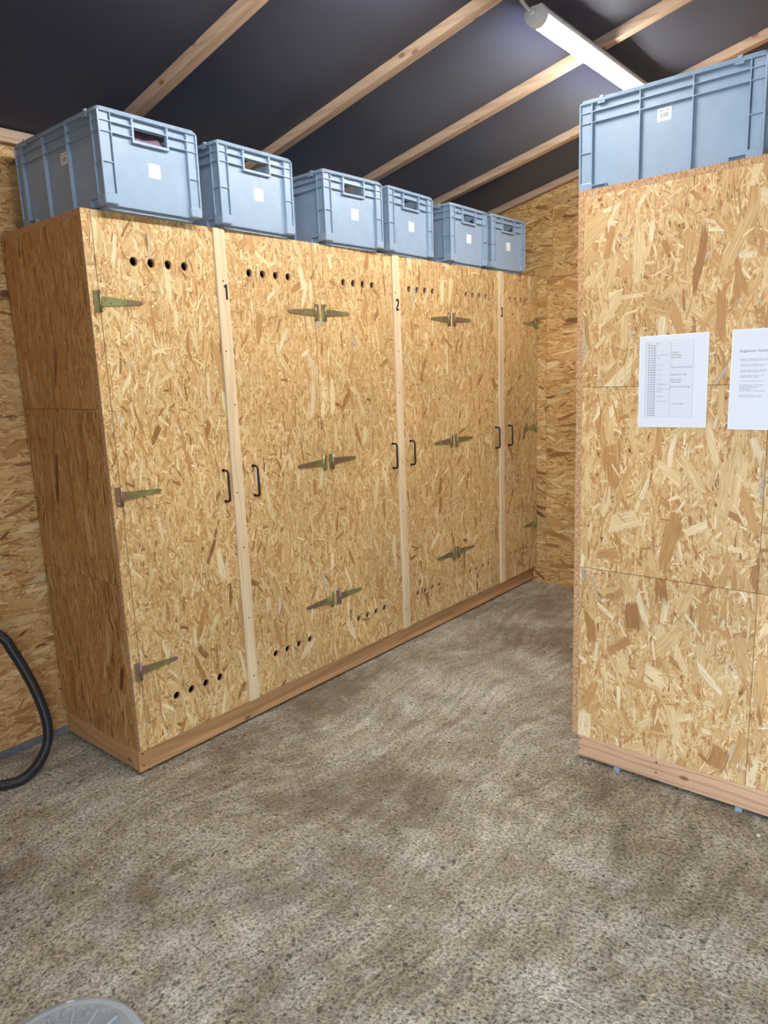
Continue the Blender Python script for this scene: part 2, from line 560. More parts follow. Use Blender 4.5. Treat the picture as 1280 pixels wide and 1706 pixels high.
# concrete floor
def concrete(name):
    m, t, bs = new_mat(name, .8)
    oc = t.n('ShaderNodeTexCoord').outputs['Object']
    big, _ = t.noise(oc, .9, 4.0, .6, '2D')
    mid, _ = t.noise(oc, 6.0, 4.0, .65, '2D')
    fine, _ = t.noise(oc, 62.0, 4.0, .7, '2D')
    grit, _ = t.noise(oc, 170.0, 2.0, .6, '2D')
    # trowel streaks
    warp, wc = t.noise(oc, 1.1, 2.0, .5, '2D')
    wv = t.vmath('ADD', oc, t.vmath('MULTIPLY', wc, (.5, .5, 0)))
    st, _ = t.noise(t.mapping(wv, (3.0, 34.0, 1), rot=(0, 0, math.radians(28))), 1.0, 3.0, .6, '2D')
    st2, _ = t.noise(t.mapping(wv, (2.2, 26.0, 1), rot=(0, 0, math.radians(-42))), 1.0, 3.0, .6, '2D')
    sm = t.maprange(big, .42, .58, 0, 1, 'SMOOTHSTEP')
    streak = t.mixf(sm, st, st2)
    base = t.ramp(t.math('ADD', t.math('MULTIPLY', mid, .45), t.math('MULTIPLY', big, .55)),
                  [(.32, lin(142, 128, 106)), (.46, lin(175, 163, 141)), (.56, lin(196, 187, 169)), (.70, lin(216, 211, 200))])
    peb, _ = t.noise(oc, 95.0, 2.0, .6, '2D')
    c = t.mixc(1.0, base, t.maprange(peb, .34, .58, .55, 1.10), 'MULTIPLY')
    c = t.mixc(1.0, c, t.maprange(fine, .3, .7, .80, 1.15), 'MULTIPLY')
    c = t.mixc(1.0, c, t.maprange(streak, .35, .65, .76, 1.12), 'MULTIPLY')
    c = t.mixc(1.0, c, t.maprange(grit, .3, .7, .85, 1.12), 'MULTIPLY')
    # dark stained areas
    stn, _ = t.noise(t.mapping(oc, (1, 1, 1), (4.3, 1.2, 0)), 1.6, 5.0, .62, '2D')
    c = t.mixc(t.maprange(stn, .50, .66, 0, .6), c, lin(104, 88, 68))
    # pits: small dark open pores
    v1 = t.n('ShaderNodeTexVoronoi', voronoi_dimensions='2D'); t.link(t.vmath('ADD', oc, t.vmath('MULTIPLY', wc, (.1, .1, 0))), v1.inputs['Vector']); v1.inputs['Scale'].default_value = 46.0
    s1 = t.n('ShaderNodeSeparateColor'); t.link(v1.outputs['Color'], s1.inputs[0])
    rad1 = t.math('MULTIPLY_ADD', s1.outputs[0], .38, -.19)
    p1 = t.maprange(t.math('SUBTRACT', v1.outputs['Distance'], rad1), -.03, .05, 1.0, 0.0, 'SMOOTHSTEP')
    v2 = t.n('ShaderNodeTexVoronoi', voronoi_dimensions='2D'); t.link(oc, v2.inputs['Vector']); v2.inputs['Scale'].default_value = 85.0
    s2 = t.n('ShaderNodeSeparateColor'); t.link(v2.outputs['Color'], s2.inputs[0])
    p2 = t.maprange(t.math('SUBTRACT', v2.outputs['Distance'], t.math('MULTIPLY_ADD', s2.outputs[1], .55, -.27)), -.05, .08, 1.0, 0.0, 'SMOOTHSTEP')
    dn, dc = t.noise(oc, 70.0, 1.0, .5, '2D')
    dv = t.vmath('ADD', oc, t.vmath('MULTIPLY', t.vmath('SUBTRACT', dc, (.5, .5, .5)), (.022, .022, 0)))
    v3 = t.n('ShaderNodeTexVoronoi', voronoi_dimensions='2D'); t.link(dv, v3.inputs['Vector']); v3.inputs['Scale'].default_value = 17.0
    s3 = t.n('ShaderNodeSeparateColor'); t.link(v3.outputs['Color'], s3.inputs[0])
    p3 = t.maprange(t.math('SUBTRACT', v3.outputs['Distance'], t.math('MULTIPLY_ADD', s3.outputs[2], .20, -.085)), -.02, .02, 1.0, 0.0, 'SMOOTHSTEP')
    pm = t.math('MAXIMUM', t.math('MULTIPLY', p2, .55), t.math('MAXIMUM', t.math('MULTIPLY', p1, .92), p3))
    c = t.mixc(t.math('MULTIPLY', pm, .72), c, lin(52, 46, 38))
    # pale cement bloom
    bl, _ = t.noise(oc, 9.0, 4.0, .75, '2D')
    c = t.mixc(t.maprange(bl, .62, .74, 0, .5), c, lin(206, 200, 188))
    t.link(c, bs.inputs['Base Color'])
    h = t.math('ADD', t.math('MULTIPLY', peb, .9), t.math('MULTIPLY', streak, .7))
    h = t.math('ADD', h, t.math('MULTIPLY', grit, .25))
    h = t.math('SUBTRACT', h, t.math('MULTIPLY', pm, .8))
    bp = t.n('ShaderNodeBump'); bp.inputs['Strength'].default_value = .75; bp.inputs['Distance'].default_value = .009
    t.link(h, bp.inputs['Height']); t.link(bp.outputs[0], bs.inputs['Normal'])
    t.link(t.maprange(mid, .3, .7, .62, .85), bs.inputs['Roughness'])
    return m


M['concrete'] = concrete('concrete')
m, t, bs = new_mat('sill_concrete', .85, lin(150, 152, 160))
oc = t.n('ShaderNodeTexCoord').outputs['Object']
f, _ = t.noise(oc, 40.0, 3.0, .6)
t.link(t.mixc(f, lin(92, 92, 98), lin(136, 138, 148)), bs.inputs['Base Color'])
M['sill'] = m

# ------------------------------------------------------------------ room shell
WY = 0.625            # inner face of the left wall
XB = 3.19             # inner face of the back wall
RIDGE_Y = -1.885
RY = 2 * RIDGE_Y - WY  # inner face of right wall
SL = .218
Z0 = 2.465            # underside of battens at y = .62
BD = .030             # batten depth


def zb(y):            # underside of battens
    return Z0 + SL * (.62 - (y if y > RIDGE_Y else 2 * RIDGE_Y - y))


def zm(y):            # membrane
    return zb(y) + BD


# floor
fl = MB()
NX, NY = 26, 26
for i in range(NX):
    for j in range(NY):
        x0 = FRONT_X + (XB + .1 - FRONT_X) * i / NX; x1 = FRONT_X + (XB + .1 - FRONT_X) * (i + 1) / NX
        y0 = RY - .1 + (WY + .2 - RY) * j / NY; y1 = RY - .1 + (WY + .2 - RY) * (j + 1) / NY
        fl.face([(x0, y0, 0), (x1, y0, 0), (x1, y1, 0), (x0, y1, 0)])
floor = fl.build('floor', M['concrete'])
tag(floor, 'rough grey brown trowelled concrete floor', 'floor', kind='structure')
gr = MB().box(-9, FRONT_X - .001, -9, 5, -.12, -.01)
ground = gr.build('ground', M['concrete'])
tag(ground, 'concrete yard outside the open doorway', 'ground', kind='structure')

# left wall core, boards, plate, sill
wl = MB().box(FRONT_X, XB + .1, WY + .018, WY + .12, 0, zm(WY) + .02).build('wall_left', M['osb_wall'])
tag(wl, 'strand board wall behind the numbered cabinets', 'wall', kind='structure')
for (x0, x1, z0, z1) in [(FRONT_X, -.62, .03, .70), (-.617, .60, .03, .70), (.603, 1.85, .03, .70), (1.853, XB, .03, .70),
                         (FRONT_X, -1.2, .702, 1.40), (-1.197, .05, .702, 1.40), (.053, 1.3, .702, 1.4), (1.303, XB, .702, 1.4),
                         (FRONT_X, -.55, 1.402, 2.075), (-.547, .70, 1.402, 2.075), (.703, 1.95, 1.402, 2.075), (1.953, XB, 1.402, 2.075),
                         (FRONT_X, -.9, 2.077, 2.49), (-.897, .35, 2.077, 2.49), (.353, 1.6, 2.077, 2.49), (1.603, XB, 2.077, 2.49)]:
    MB().box(x0, x1, WY, WY + .018, z0, z1).build('osb_board', M['osb_wall'], wl, off=rnd_off())
MB().box(FRONT_X, XB, WY - .028, WY, 2.443, 2.492).build('wall_plate', M['pine_batten'], wl, grain=0, bevel=.002)
MB().box(FRONT_X, XB, WY - .006, WY + .018, 0, .03).build('sill_strip', M['sill'], wl)

# back wall
wb = MB()
wb.prism([(RY - .1, 0), (WY + .1, 0), (WY + .1, zm(WY)), (RIDGE_Y, zm(RIDGE_Y)), (RY - .1, zm(WY))], 0, XB + .018, XB + .12)
wback = wb.build('wall_back', M['osb_back'])
tag(wback, 'strand board gable wall at the end of the aisle', 'wall', kind='structure')
yj = [WY, -.070, -1.322, -2.574, -3.826, RY]
for a, b in zip(yj[:-1], yj[1:]):
    for (z0, z1) in ((.10, .937), (.939, 2.088)):
        MB().prism([(a - .001, z0), (b + .001, z0), (b + .001, z1), (a - .001, z1)], 0, XB, XB + .018).build('osb_board', M['osb_back'], wback, off=rnd_off())
yj = [WY, -.110, -1.362, RIDGE_Y, -2.614, -3.866, RY]
for a, b in zip(yj[:-1], yj[1:]):
    MB().prism([(a - .001, 2.09), (b + .001, 2.09), (b + .001, zm(b)), (a - .001, zm(a))], 0, XB, XB + .018).build('osb_board', M['osb_back'], wback, off=rnd_off())
bb = MB().box(XB - .016, XB + .018, RY, .02, 0, .098, 0, [1, 1, 0, 1, 0, 0]).build('baseboard_back', [M['osb_back'], M['osb_edge']], off=rnd_off())
tag(bb, 'strand board skirting strip along the back wall', 'skirting board', kind='structure')

# right wall and front wall with the open doorway
wr = MB().box(FRONT_X, XB + .1, RY - .12, RY, 0, zm(RY) + .02).build('wall_right', M['osb_plain'])
tag(wr, 'strand board wall along the other side of the shed', 'wall', kind='structure')
wf = MB()
wf.box(FRONT_X - .1, FRONT_X, DOOR_Y1, WY + .1, 0, 2.25)
wf.box(FRONT_X - .1, FRONT_X, RY - .1, DOOR_Y0, 0, 2.25)
wf.prism([(RY - .1, 2.25), (WY + .1, 2.25), (WY + .1, zm(WY)), (RIDGE_Y, zm(RIDGE_Y)), (RY - .1, zm(WY))], 0, FRONT_X - .1, FRONT_X)
wfo = wf.build('wall_front', M['osb_plain'])
tag(wfo, 'strand board front wall around the open doorway', 'wall', kind='structure')

# membrane ceiling, sagging between the battens
batx = [-1.70, -.985, -.27, .435, 1.16, 1.872, 2.575, 3.165]
ce = MB()
ys = [WY + .1 + (RIDGE_Y - WY - .1) * k / 30 for k in range(31)]
ys += [2 * RIDGE_Y - y for y in ys[:-1][::-1]]
xs = []
lim = [FRONT_X - .1] + batx + [XB + .1]
for a, b in zip(lim[:-1], lim[1:]):
    xs += [a + (b - a) * k / 9 for k in range(9)]
xs.append(lim[-1])
def sag(x, y):
    for a, b in zip(lim[:-1], lim[1:]):
        if a <= x <= b:
            u = (x - a) / (b - a)
            return -.012 * math.sin(math.pi * u) * (1 + .5 * math.sin(y * 3.1 + a * 5)) * min(1.0, (b - a) / .5)
    return 0
base_i = 0
for y in ys:
    for x in xs:
        ce.v.append((x, y, zm(y) + .012 + sag(x, y)))
nx = len(xs)
for j in range(len(ys) - 1):
    for i in range(nx - 1):
        ce.f.append((j * nx + i, j * nx + i + 1, (j + 1) * nx + i + 1, (j + 1) * nx + i))
        ce.m.append(0); ce.sm.append(True); ce.uv.append(None)
ceil = ce.build('ceiling', M['membrane'], fix=False)
tag(ceil, 'dark navy roof membrane stretched over timber battens', 'ceiling', kind='structure')
for bx_ in batx:
    w = .046 if bx_ < 3 else .04
    for side in (0, 1):
        b = MB()
        ya, yb_ = (WY + .03, RIDGE_Y) if side == 0 else (RIDGE_Y, RY)
        b.prism([(ya, zb(ya)), (yb_, zb(yb_)), (yb_, zb(yb_) + BD + .012), (ya, zb(ya) + BD + .012)], 0, bx_ - w / 2, bx_ + w / 2)
        b.build('batten', M['pine_batten'], ceil, grain=1, bevel=.002, off=rnd_off())

# ------------------------------------------------------------------ numbered cabinets along the left wall
H = 2.10
ZB = .109
D = .615
TH = .022   # board thickness


def hole_panel(x0, x1, y0, y1, z0, z1, holes, r, nseg=20):
    """board in the xz plane with round holes; holes = rows {z: [x...]}"""
    b = MB()
    rows = sorted(holes.items())
    zcur = z0
    s = r * 1.35
    segs = []
    for z, hx in rows:
        segs.append(('r', zcur, z - s)); segs.append(('h', z, hx)); zcur = z + s
    segs.append(('r', zcur, z1))
    for y, flip in ((y0, False), (y1, True)):
        def F(pts, mat=0):
            P = [(p[0], y, p[1]) for p in pts]
            b.face(P[::-1] if flip else P, mat)
        for sg in segs:
            if sg[0] == 'r':
                F([(x0, sg[1]), (x1, sg[1]), (x1, sg[2]), (x0, sg[2])])
            else:
                z, hx = sg[1], sorted(sg[2])
                xc = x0
                for h in hx:
                    F([(xc, z - s), (h - s, z - s), (h - s, z + s), (xc, z + s)])
                    xc = h + s
                    ring = [(h + r * math.cos(2 * math.pi * k / nseg), z + r * math.sin(2 * math.pi * k / nseg)) for k in range(nseg)]
                    sq = []
                    for k in range(nseg):
                        c_, s_ = math.cos(2 * math.pi * k / nseg), math.sin(2 * math.pi * k / nseg)
                        q = s / max(abs(c_), abs(s_))
                        sq.append((h + q * c_, z + q * s_))
                    for k in range(nseg):
                        j = (k + 1) % nseg
                        F([ring[k], sq[k], sq[j], ring[j]])
                    # corners of the square are hit because nseg is a multiple of 4 + 45deg fill
                    for sxn in (1, -1):
                        for szn in (1, -1):
                            pass
                F([(xc, z - s), (x1, z - s), (x1, z + s), (xc, z + s)])
    for z, hx in rows:
        for h in hx:
            for k in range(nseg):
                j = (k + 1) % nseg
                A = (h + r * math.cos(2 * math.pi * k / nseg), z + r * math.sin(2 * math.pi * k / nseg))
                B = (h + r * math.cos(2 * math.pi * j / nseg), z + r * math.sin(2 * math.pi * j / nseg))
                b.face([(A[0], y0, A[1]), (B[0], y0, B[1]), (B[0], y1, B[1]), (A[0], y1, A[1])], 1, smooth=True)
    for pts in ([(x0, y0, z0), (x0, y1, z0), (x1, y1, z0), (x1, y0, z0)], [(x0, y0, z1), (x1, y0, z1), (x1, y1, z1), (x0, y1, z1)],
                [(x0, y0, z0), (x0, y0, z1), (x0, y1, z1), (x0, y1, z0)], [(x1, y0, z0), (x1, y1, z0), (x1, y1, z1), (x1, y0, z1)]):
        b.face(pts, 1)
    return b


def hinge_mesh(side, tilt):
    """T hinge on a front facing -y. pin at origin, strap runs in direction side (+1/-1)"""
    b = MB()
    s = side
    b.box(-s * .023, -s * .003, -.0035, 0, -.036, .036)
    y = -.003
    L_ = .160
    y0, y1 = -.0038, .0
    pts = [(s * .003, -.017), (s * L_, -.007), (s * (L_ + .005), -.003), (s * (L_ + .005), .003), (s * L_, .007), (s * .003, .017)]
    ct, st = math.cos(tilt), math.sin(tilt)
    pts = [(p[0] * ct - p[1] * st, p[0] * st + p[1] * ct) for p in pts]
    b.prism(pts, 1, y0, y1)
    b.cyl((0, -.0045, -.037), (0, 0, 1), .0052, .074, 10)
    for (px, pz) in ((-s * .0135, -.026), (-s * .0135, 0), (-s * .0135, .026)):
        b.cyl((px, -.0030, pz), (0, -1, 0), .0042, .0018, 8, mat=1, r2=.003)
    for (px, pz) in ((s * .020, .007), (s * .040, -.006), (s * .085, .001), (s * .155, 0)):
        qx, qz = px * ct - pz * st, px * st + pz * ct
        b.cyl((qx, -.0034, qz), (0, -1, 0), .0042, .0018, 8, mat=1, r2=.003)
    return b


HINGE = {}
for s_ in (1, -1):
    HINGE[s_] = hinge_mesh(s_, 0.0).mesh('hinge', [M['hinge'], M['screw']])


def handle_mesh():
    b = MB()
    pts = [(0, 0, .0645), (0, -.018, .0645)]
    for k in range(1, 6):
        a = math.pi / 2 * k / 5
        pts.append((0, -.018 - .013 * math.sin(a), .0645 - .013 * (1 - math.cos(a))))
    low = [(p[0], p[1], -p[2]) for p in pts][::-1]
    b.tube(pts + low, .0048, 10)
    b.cyl((0, 0, .0645), (0, -1, 0), .0065, .004, 10)
    b.cyl((0, 0, -.0645), (0, -1, 0), .0065, .004, 10)
    return b.mesh('handle', [M['black_metal']])


HANDLE = handle_mesh()


def inst(name, me, loc, parent):
    o = bpy.data.objects.new(name, me)
    o.location = loc
    o.parent = parent
    COL.objects.link(o)
    return o


def ribbon(paths, w, y0, y1, ox, oz):
    """flat stroke lettering facing -y; separate slices of the slab avoid overlaps in one plane"""
    b = MB()
    for pts in paths:
        P = [Vector((p[0], p[1])) for p in pts]
        n = len(P)
        Lh, Rh = [], []
        for i in range(n):
            d0 = (P[i] - P[i - 1]).normalized() if i > 0 else None
            d1 = (P[i + 1] - P[i]).normalized() if i < n - 1 else None
            d = ((d0 or d1) + (d1 or d0))
            d = d.normalized()
            nn = Vector((-d.y, d.x))
            ref = d1 or d0
            k = 1.0 / max(.5, nn.dot(Vector((-ref.y, ref.x))))
            Lh.append(P[i] + nn * w / 2 * k); Rh.append(P[i] - nn * w / 2 * k)
        for i in range(n - 1):
            q = [Rh[i], Rh[i + 1], Lh[i + 1], Lh[i]]
            b.prism([(ox + c.x, oz + c.y) for c in q], 1, y0, y1)
    return b


def arc(cx, cz, rx, rz, a0, a1, n=10):
    return [(cx + rx * math.cos(math.radians(a0 + (a1 - a0) * k / n)), cz + rz * math.sin(math.radians(a0 + (a1 - a0) * k / n))) for k in range(n + 1)]


NUMERAL = {
    '1': [[(-.007, .0205), (.0035, .0260), (.0035, -.029)]],
    '2': [arc(0, .0175, .0078, .0080, 190, -8, 12) + [(.0075, .010), (.0050, .001), (-.0065, -.0185), (-.0075, -.0252), (.0115, -.0252)]],
    '3': [arc(-.0005, .0160, .0078, .0092, 170, -80, 12) + [(-.003, .0015)],
          [(-.003, .0015)] + arc(-.0005, -.0135, .0085, .0128, 80, -172, 14)],
}

uvA = rnd_off()
XL = [0.0, 1.115, 2.172, 3.185]
POST = [.567, 1.672, 2.709]
HX = [([.184, .255, .327, .399], [.715, .787, .860, .932]), ([1.284, 1.353, 1.422, 1.492], [1.789, 1.859, 1.929, 1.999]),
      ([2.329, 2.401, 2.473, 2.546], [2.829, 2.899, 2.969, 3.040])]
HANDX = [(.500, .657), (1.603, 1.757), (2.642, 2.799)]
EDGE_L = [.036, 1.147, 2.204]
EDGE_R = [1.083, 2.140, 3.160]
words = ['one', 'two', 'three']
cab_labels = ['strand board cabinet numbered 1 with its exposed side panels next to the black hose',
              'strand board cabinet numbered 2 in the middle of the row',
              'strand board cabinet numbered 3 at the end of the row against the back wall']
for i in range(3):
    x0, x1 = XL[i], XL[i + 1]
    c = empty('storage_cabinet', (0, 0, 0))
    c.location = (x0, 0, ZB)
    tag(c, cab_labels[i], 'cabinet', 'numbered strand board cabinets')

    def put(o):
        o.parent = c
        o.location = Vector(o.location) - c.location
        return o
    # carcass
    if i == 0:
        for (za, zc) in ((ZB, .777), (.7785, 1.4275), (1.429, H - TH)):
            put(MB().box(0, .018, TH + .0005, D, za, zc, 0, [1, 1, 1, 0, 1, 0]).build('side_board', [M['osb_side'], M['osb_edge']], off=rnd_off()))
    else:
        put(MB().box(x0, x0 + .009, TH + .002, D - .01, ZB, H - TH).build('side_panel', M['osb_plain'], off=rnd_off()))
    put(MB().box(x1 - .010, x1 - .001, TH + .002, D - .01, ZB, H - TH).build('side_panel', M['osb_plain'], off=rnd_off()))
    put(MB().box(x0 + .018, x1 - .01, D - .012, D - .001, ZB, H - TH).build('back_panel', M['osb_plain'], off=rnd_off()))
    put(MB().box(x0 + .018, x1 - .01, TH + .002, D - .012, ZB, ZB + .02).build('bottom_panel', M['osb_plain'], off=rnd_off()))
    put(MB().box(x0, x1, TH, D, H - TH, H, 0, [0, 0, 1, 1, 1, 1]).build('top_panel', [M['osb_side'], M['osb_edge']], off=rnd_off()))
    # stiles at both sides (half a stile where two cabinets meet)
    for (a, b_) in ((x0, EDGE_L[i] - .0012), (EDGE_R[i] + .0012, x1)):
        put(MB().box(a, b_, 0, TH, ZB, H, 0, [1, 1, 0, 1, 0, 1]).build('stile', [M['osb_door'], M['osb_edge']], off=uvA))
    # post between the two doors
    pc = POST[i]
    post = put(MB().box(pc - .0272, pc + .0272, -.010, .030, ZB, H).build('post', M['pine_post'], grain=2, bevel=.0025, off=rnd_off()))
    num = ribbon(NUMERAL[str(i + 1)], .0088, -.0112, -.0095, pc + (.010 if i == 0 else .002), 1.857).build('numeral', M['black_vinyl'], post)
    num['label'] = 'black numeral %d' % (i + 1)
    num.location = -Vector(post.location) - c.location
    num.location = (-x0, 0, -ZB)
    num.location = Vector((0, 0, 0))
    rr = random.Random(i + 3)
    for k in range(7):
        zz = .25 + k * .28 + rr.uniform(-.05, .05)
        MB().cyl((pc + rr.choice((-.012, .012, 0)), -.0095, zz), (0, -1, 0), .0035, .0012, 8).build('screw', M['screw_dark'], post)
    # doors
    for j in range(2):
        if j == 0:
            a, b_ = EDGE_L[i] + .0012, pc - .0272 - .0015
            pin, sd = EDGE_L[i], 1
        else:
            a, b_ = pc + .0272 + .0015, EDGE_R[i] - .0012
            pin, sd = EDGE_R[i], -1
        hp = hole_panel(a, b_, 0, TH, ZB + .001, H, {.275: HX[i][j], 1.942: HX[i][j]}, .0165)
        d = put(hp.build('door', [M['osb_door'], M['osb_edge']], off=(uvA[0] + .0, uvA[1])))
        inst('handle', HANDLE, (HANDX[i][j], 0, 1.083), d)
        for z in (1.798, 1.110, .432):
            inst('hinge', HINGE[sd], (pin, 0, z), d)

# plinth below the three cabinets
pl_ = empty('plinth', (0, 0, 0))
tag(pl_, 'long low timber plinth under the numbered cabinets', 'plinth')
MB().box(.004, 3.172, .026, .060, .011, ZB).build('front_board', M['pine_base'], pl_, grain=0, bevel=.002, off=rnd_off())
MB().box(.004, .036, .0605, D - .01, .014, ZB).build('side_board', M['pine_base'], pl_, grain=1, bevel=.002, off=rnd_off())
MB().box(.05, 3.17, D - .06, D - .03, .0, ZB).build('rear_board', M['pine_base'], pl_, grain=0, off=rnd_off())
for k in range(6):
    MB().box(.12 + k * .58, .155 + k * .58, .046, .10, 0, .0115).build('packer', M['shim'], pl_)
for zz in (.035, .085):
    MB().cyl((.022, .0265, zz), (0, -1, 0), .004, .0012, 8).build('screw', M['screw_dark'], pl_)

# ------------------------------------------------------------------ back-to-back cabinets on the right
XR, YR, HR = 1.122, -1.258, 2.096
YM = -1.8855
uvR = [rnd_off() for _ in range(8)]


def right_cabinet(y_front, y_back, label):
    s = 1 if y_front > y_back else -1      # +1: doors look to +y
    c = empty('storage_cabinet', (XR, y_back, 0))
    tag(c, label, 'cabinet', 'back to back cabinets')
    off = -Vector(c.location)
    def put(o):
        o.parent = c; o.location = Vector(o.location) + off
        return o
    yi = y_front - s * TH
    for (za, zc) in ((ZB - .008, .777), (.779, 1.438), (1.4395, HR - TH)):
        put(MB().box(XR, XR + .018, yi - s * .0004, y_back + s * .0008, za, zc, 0, [1, 1, 1, 0, 1, 0]).build('end_board', [M['osb_panel'], M['osb_edge']], off=rnd_off()))
    put(MB().box(XR, XB - .02, yi, y_back + s * .0008, HR - TH, HR, 0, [0, 0, 1, 1, 1, 1]).build('top_panel', [M['osb_panel'], M['osb_edge']], off=rnd_off()))
    put(MB().box(XB - .04, XB - .022, yi - s * .001, y_back, ZB, HR - TH - .001).build('far_panel', M['osb_panel'], off=rnd_off()))
    put(MB().box(XR + .02, XB - .042, y_back + s * .001, y_back + s * .012, ZB, HR - TH - .001).build('back_panel', M['osb_plain'], off=rnd_off()))
    put(MB().box(XR + .02, XB - .042, y_back + s * .013, yi - s * .001, ZB, ZB + .018).build('bottom_panel', M['osb_plain'], off=rnd_off()))
    # front: stile, doors, posts
    o1 = rnd_off()
    put(MB().box(XR, XR + .036, y_front, yi, ZB - .008, HR, 0, [1, 1, 0, 1, 0, 1]).build('stile', [M['osb_panel'], M['osb_edge']], off=o1))
    seg = [(XR + .038, XR + .50), (XR + .558, XR + 1.02), (XR + 1.024, XR + 1.49), (XR + 1.548, XB - .022)]
    for k, (a, b_) in enumerate(seg):
        dd = put(MB().box(a, b_, y_front, yi, ZB - .008, HR, 0, [1, 1, 0, 1, 0, 1]).build('door', [M['osb_panel'], M['osb_edge']], off=o1))
        h_ = inst('handle', HANDLE, ((b_ - .04) if k % 2 == 0 else (a + .04), y_front, 1.083), dd)
        h_.rotation_euler = (0, 0, math.pi if s > 0 else 0)
    for px in (XR + .529, XR + 1.519):
        put(MB().box(px - .027, px + .027, y_front + s * .010, yi - s * .01, ZB - .008, HR).build('post', M['pine_post'], grain=2, bevel=.002, off=rnd_off()))
    # timber base
    put(MB().box(XR - .001, XR + .030, y_front - s * .026, (y_back - .115) if s > 0 else (y_back - .116), .014, ZB - .0085).build('base_board', M['larch_base'], grain=1, bevel=.0015, off=rnd_off()))
    put(MB().box(XR + .0305, XB - .03, y_front - s * .026, y_front - s * .056, .014, ZB - .0085).build('base_board', M['larch_base'], grain=0, bevel=.0015, off=rnd_off()))
    return c, put


cR, putR = right_cabinet(YR, YM, 'strand board cabinet end with two laminated notices on it')
for (yy, zz) in ((YR - .033, .085), (YR - .033, .045), (YR - .33, .085), (YR - .33, .045)):
    putR(MB().cyl((XR - .0005, yy, zz), (-1, 0, 0), .0042, .0014, 10).build('screw', M['screw']))
for yy in (-1.442, -1.87):
    putR(MB().box(XR - .006, XR + .07, yy - .011, yy + .011, 0, .0142).build('packer', M['shim']))
cR2, putR2 = right_cabinet(2 * YM - YR, YM, 'strand board cabinet backing onto the one with the notices')
for yy in (-2.1, -2.42):
    putR2(MB().box(XR - .006, XR + .07, yy - .011, yy + .011, 0, .0142).build('packer', M['shim']))

# ------------------------------------------------------------------ crates
CW, CL, CH = .400, .600, .318


def taper(b):
    out = []
    for (x, y, z) in b.v:
        k = 1 - .005 * (1 - min(1, max(0, z / CH)))
        out.append((x * k, y * (1 - .004 * (1 - min(1, max(0, z / CH)))), z))
    b.v = out
    return b


def round_rect(hx, hy, r, n=6):
    pts = []
    for (cx, cy, a0) in ((hx - r, hy - r, 0), (-hx + r, hy - r, 90), (-hx + r, -hy + r, 180), (hx - r, -hy + r, 270)):
        for k in range(n + 1):
            a = math.radians(a0 + 90 * k / n)
            pts.append((cx + r * math.cos(a), cy + r * math.sin(a)))
    return pts


def ring(b, o, i, z0, z1):
    n = len(o)
    for k in range(n):
        j = (k + 1) % n
        b.face([(o[k][0], o[k][1], z0), (o[j][0], o[j][1], z0), (o[j][0], o[j][1], z1), (o[k][0], o[k][1], z1)], smooth=True)
        b.face([(i[j][0], i[j][1], z0), (i[k][0], i[k][1], z0), (i[k][0], i[k][1], z1), (i[j][0], i[j][1], z1)], smooth=True)
        b.face([(o[k][0], o[k][1], z1), (o[j][0], o[j][1], z1), (i[j][0], i[j][1], z1), (i[k][0], i[k][1], z1)])
        b.face([(o[j][0], o[j][1], z0), (o[k][0], o[k][1], z0), (i[k][0], i[k][1], z0), (i[j][0], i[j][1], z0)])


IN = .015                       # depth of the ribs
hx, hy = CW / 2, CL / 2
HO = (.066, CH - .083, CH - .046)   # hand hole half width, z0, z1
F1, F2, F3 = CH - .043, CH - .077, CH - .172
FT = .003


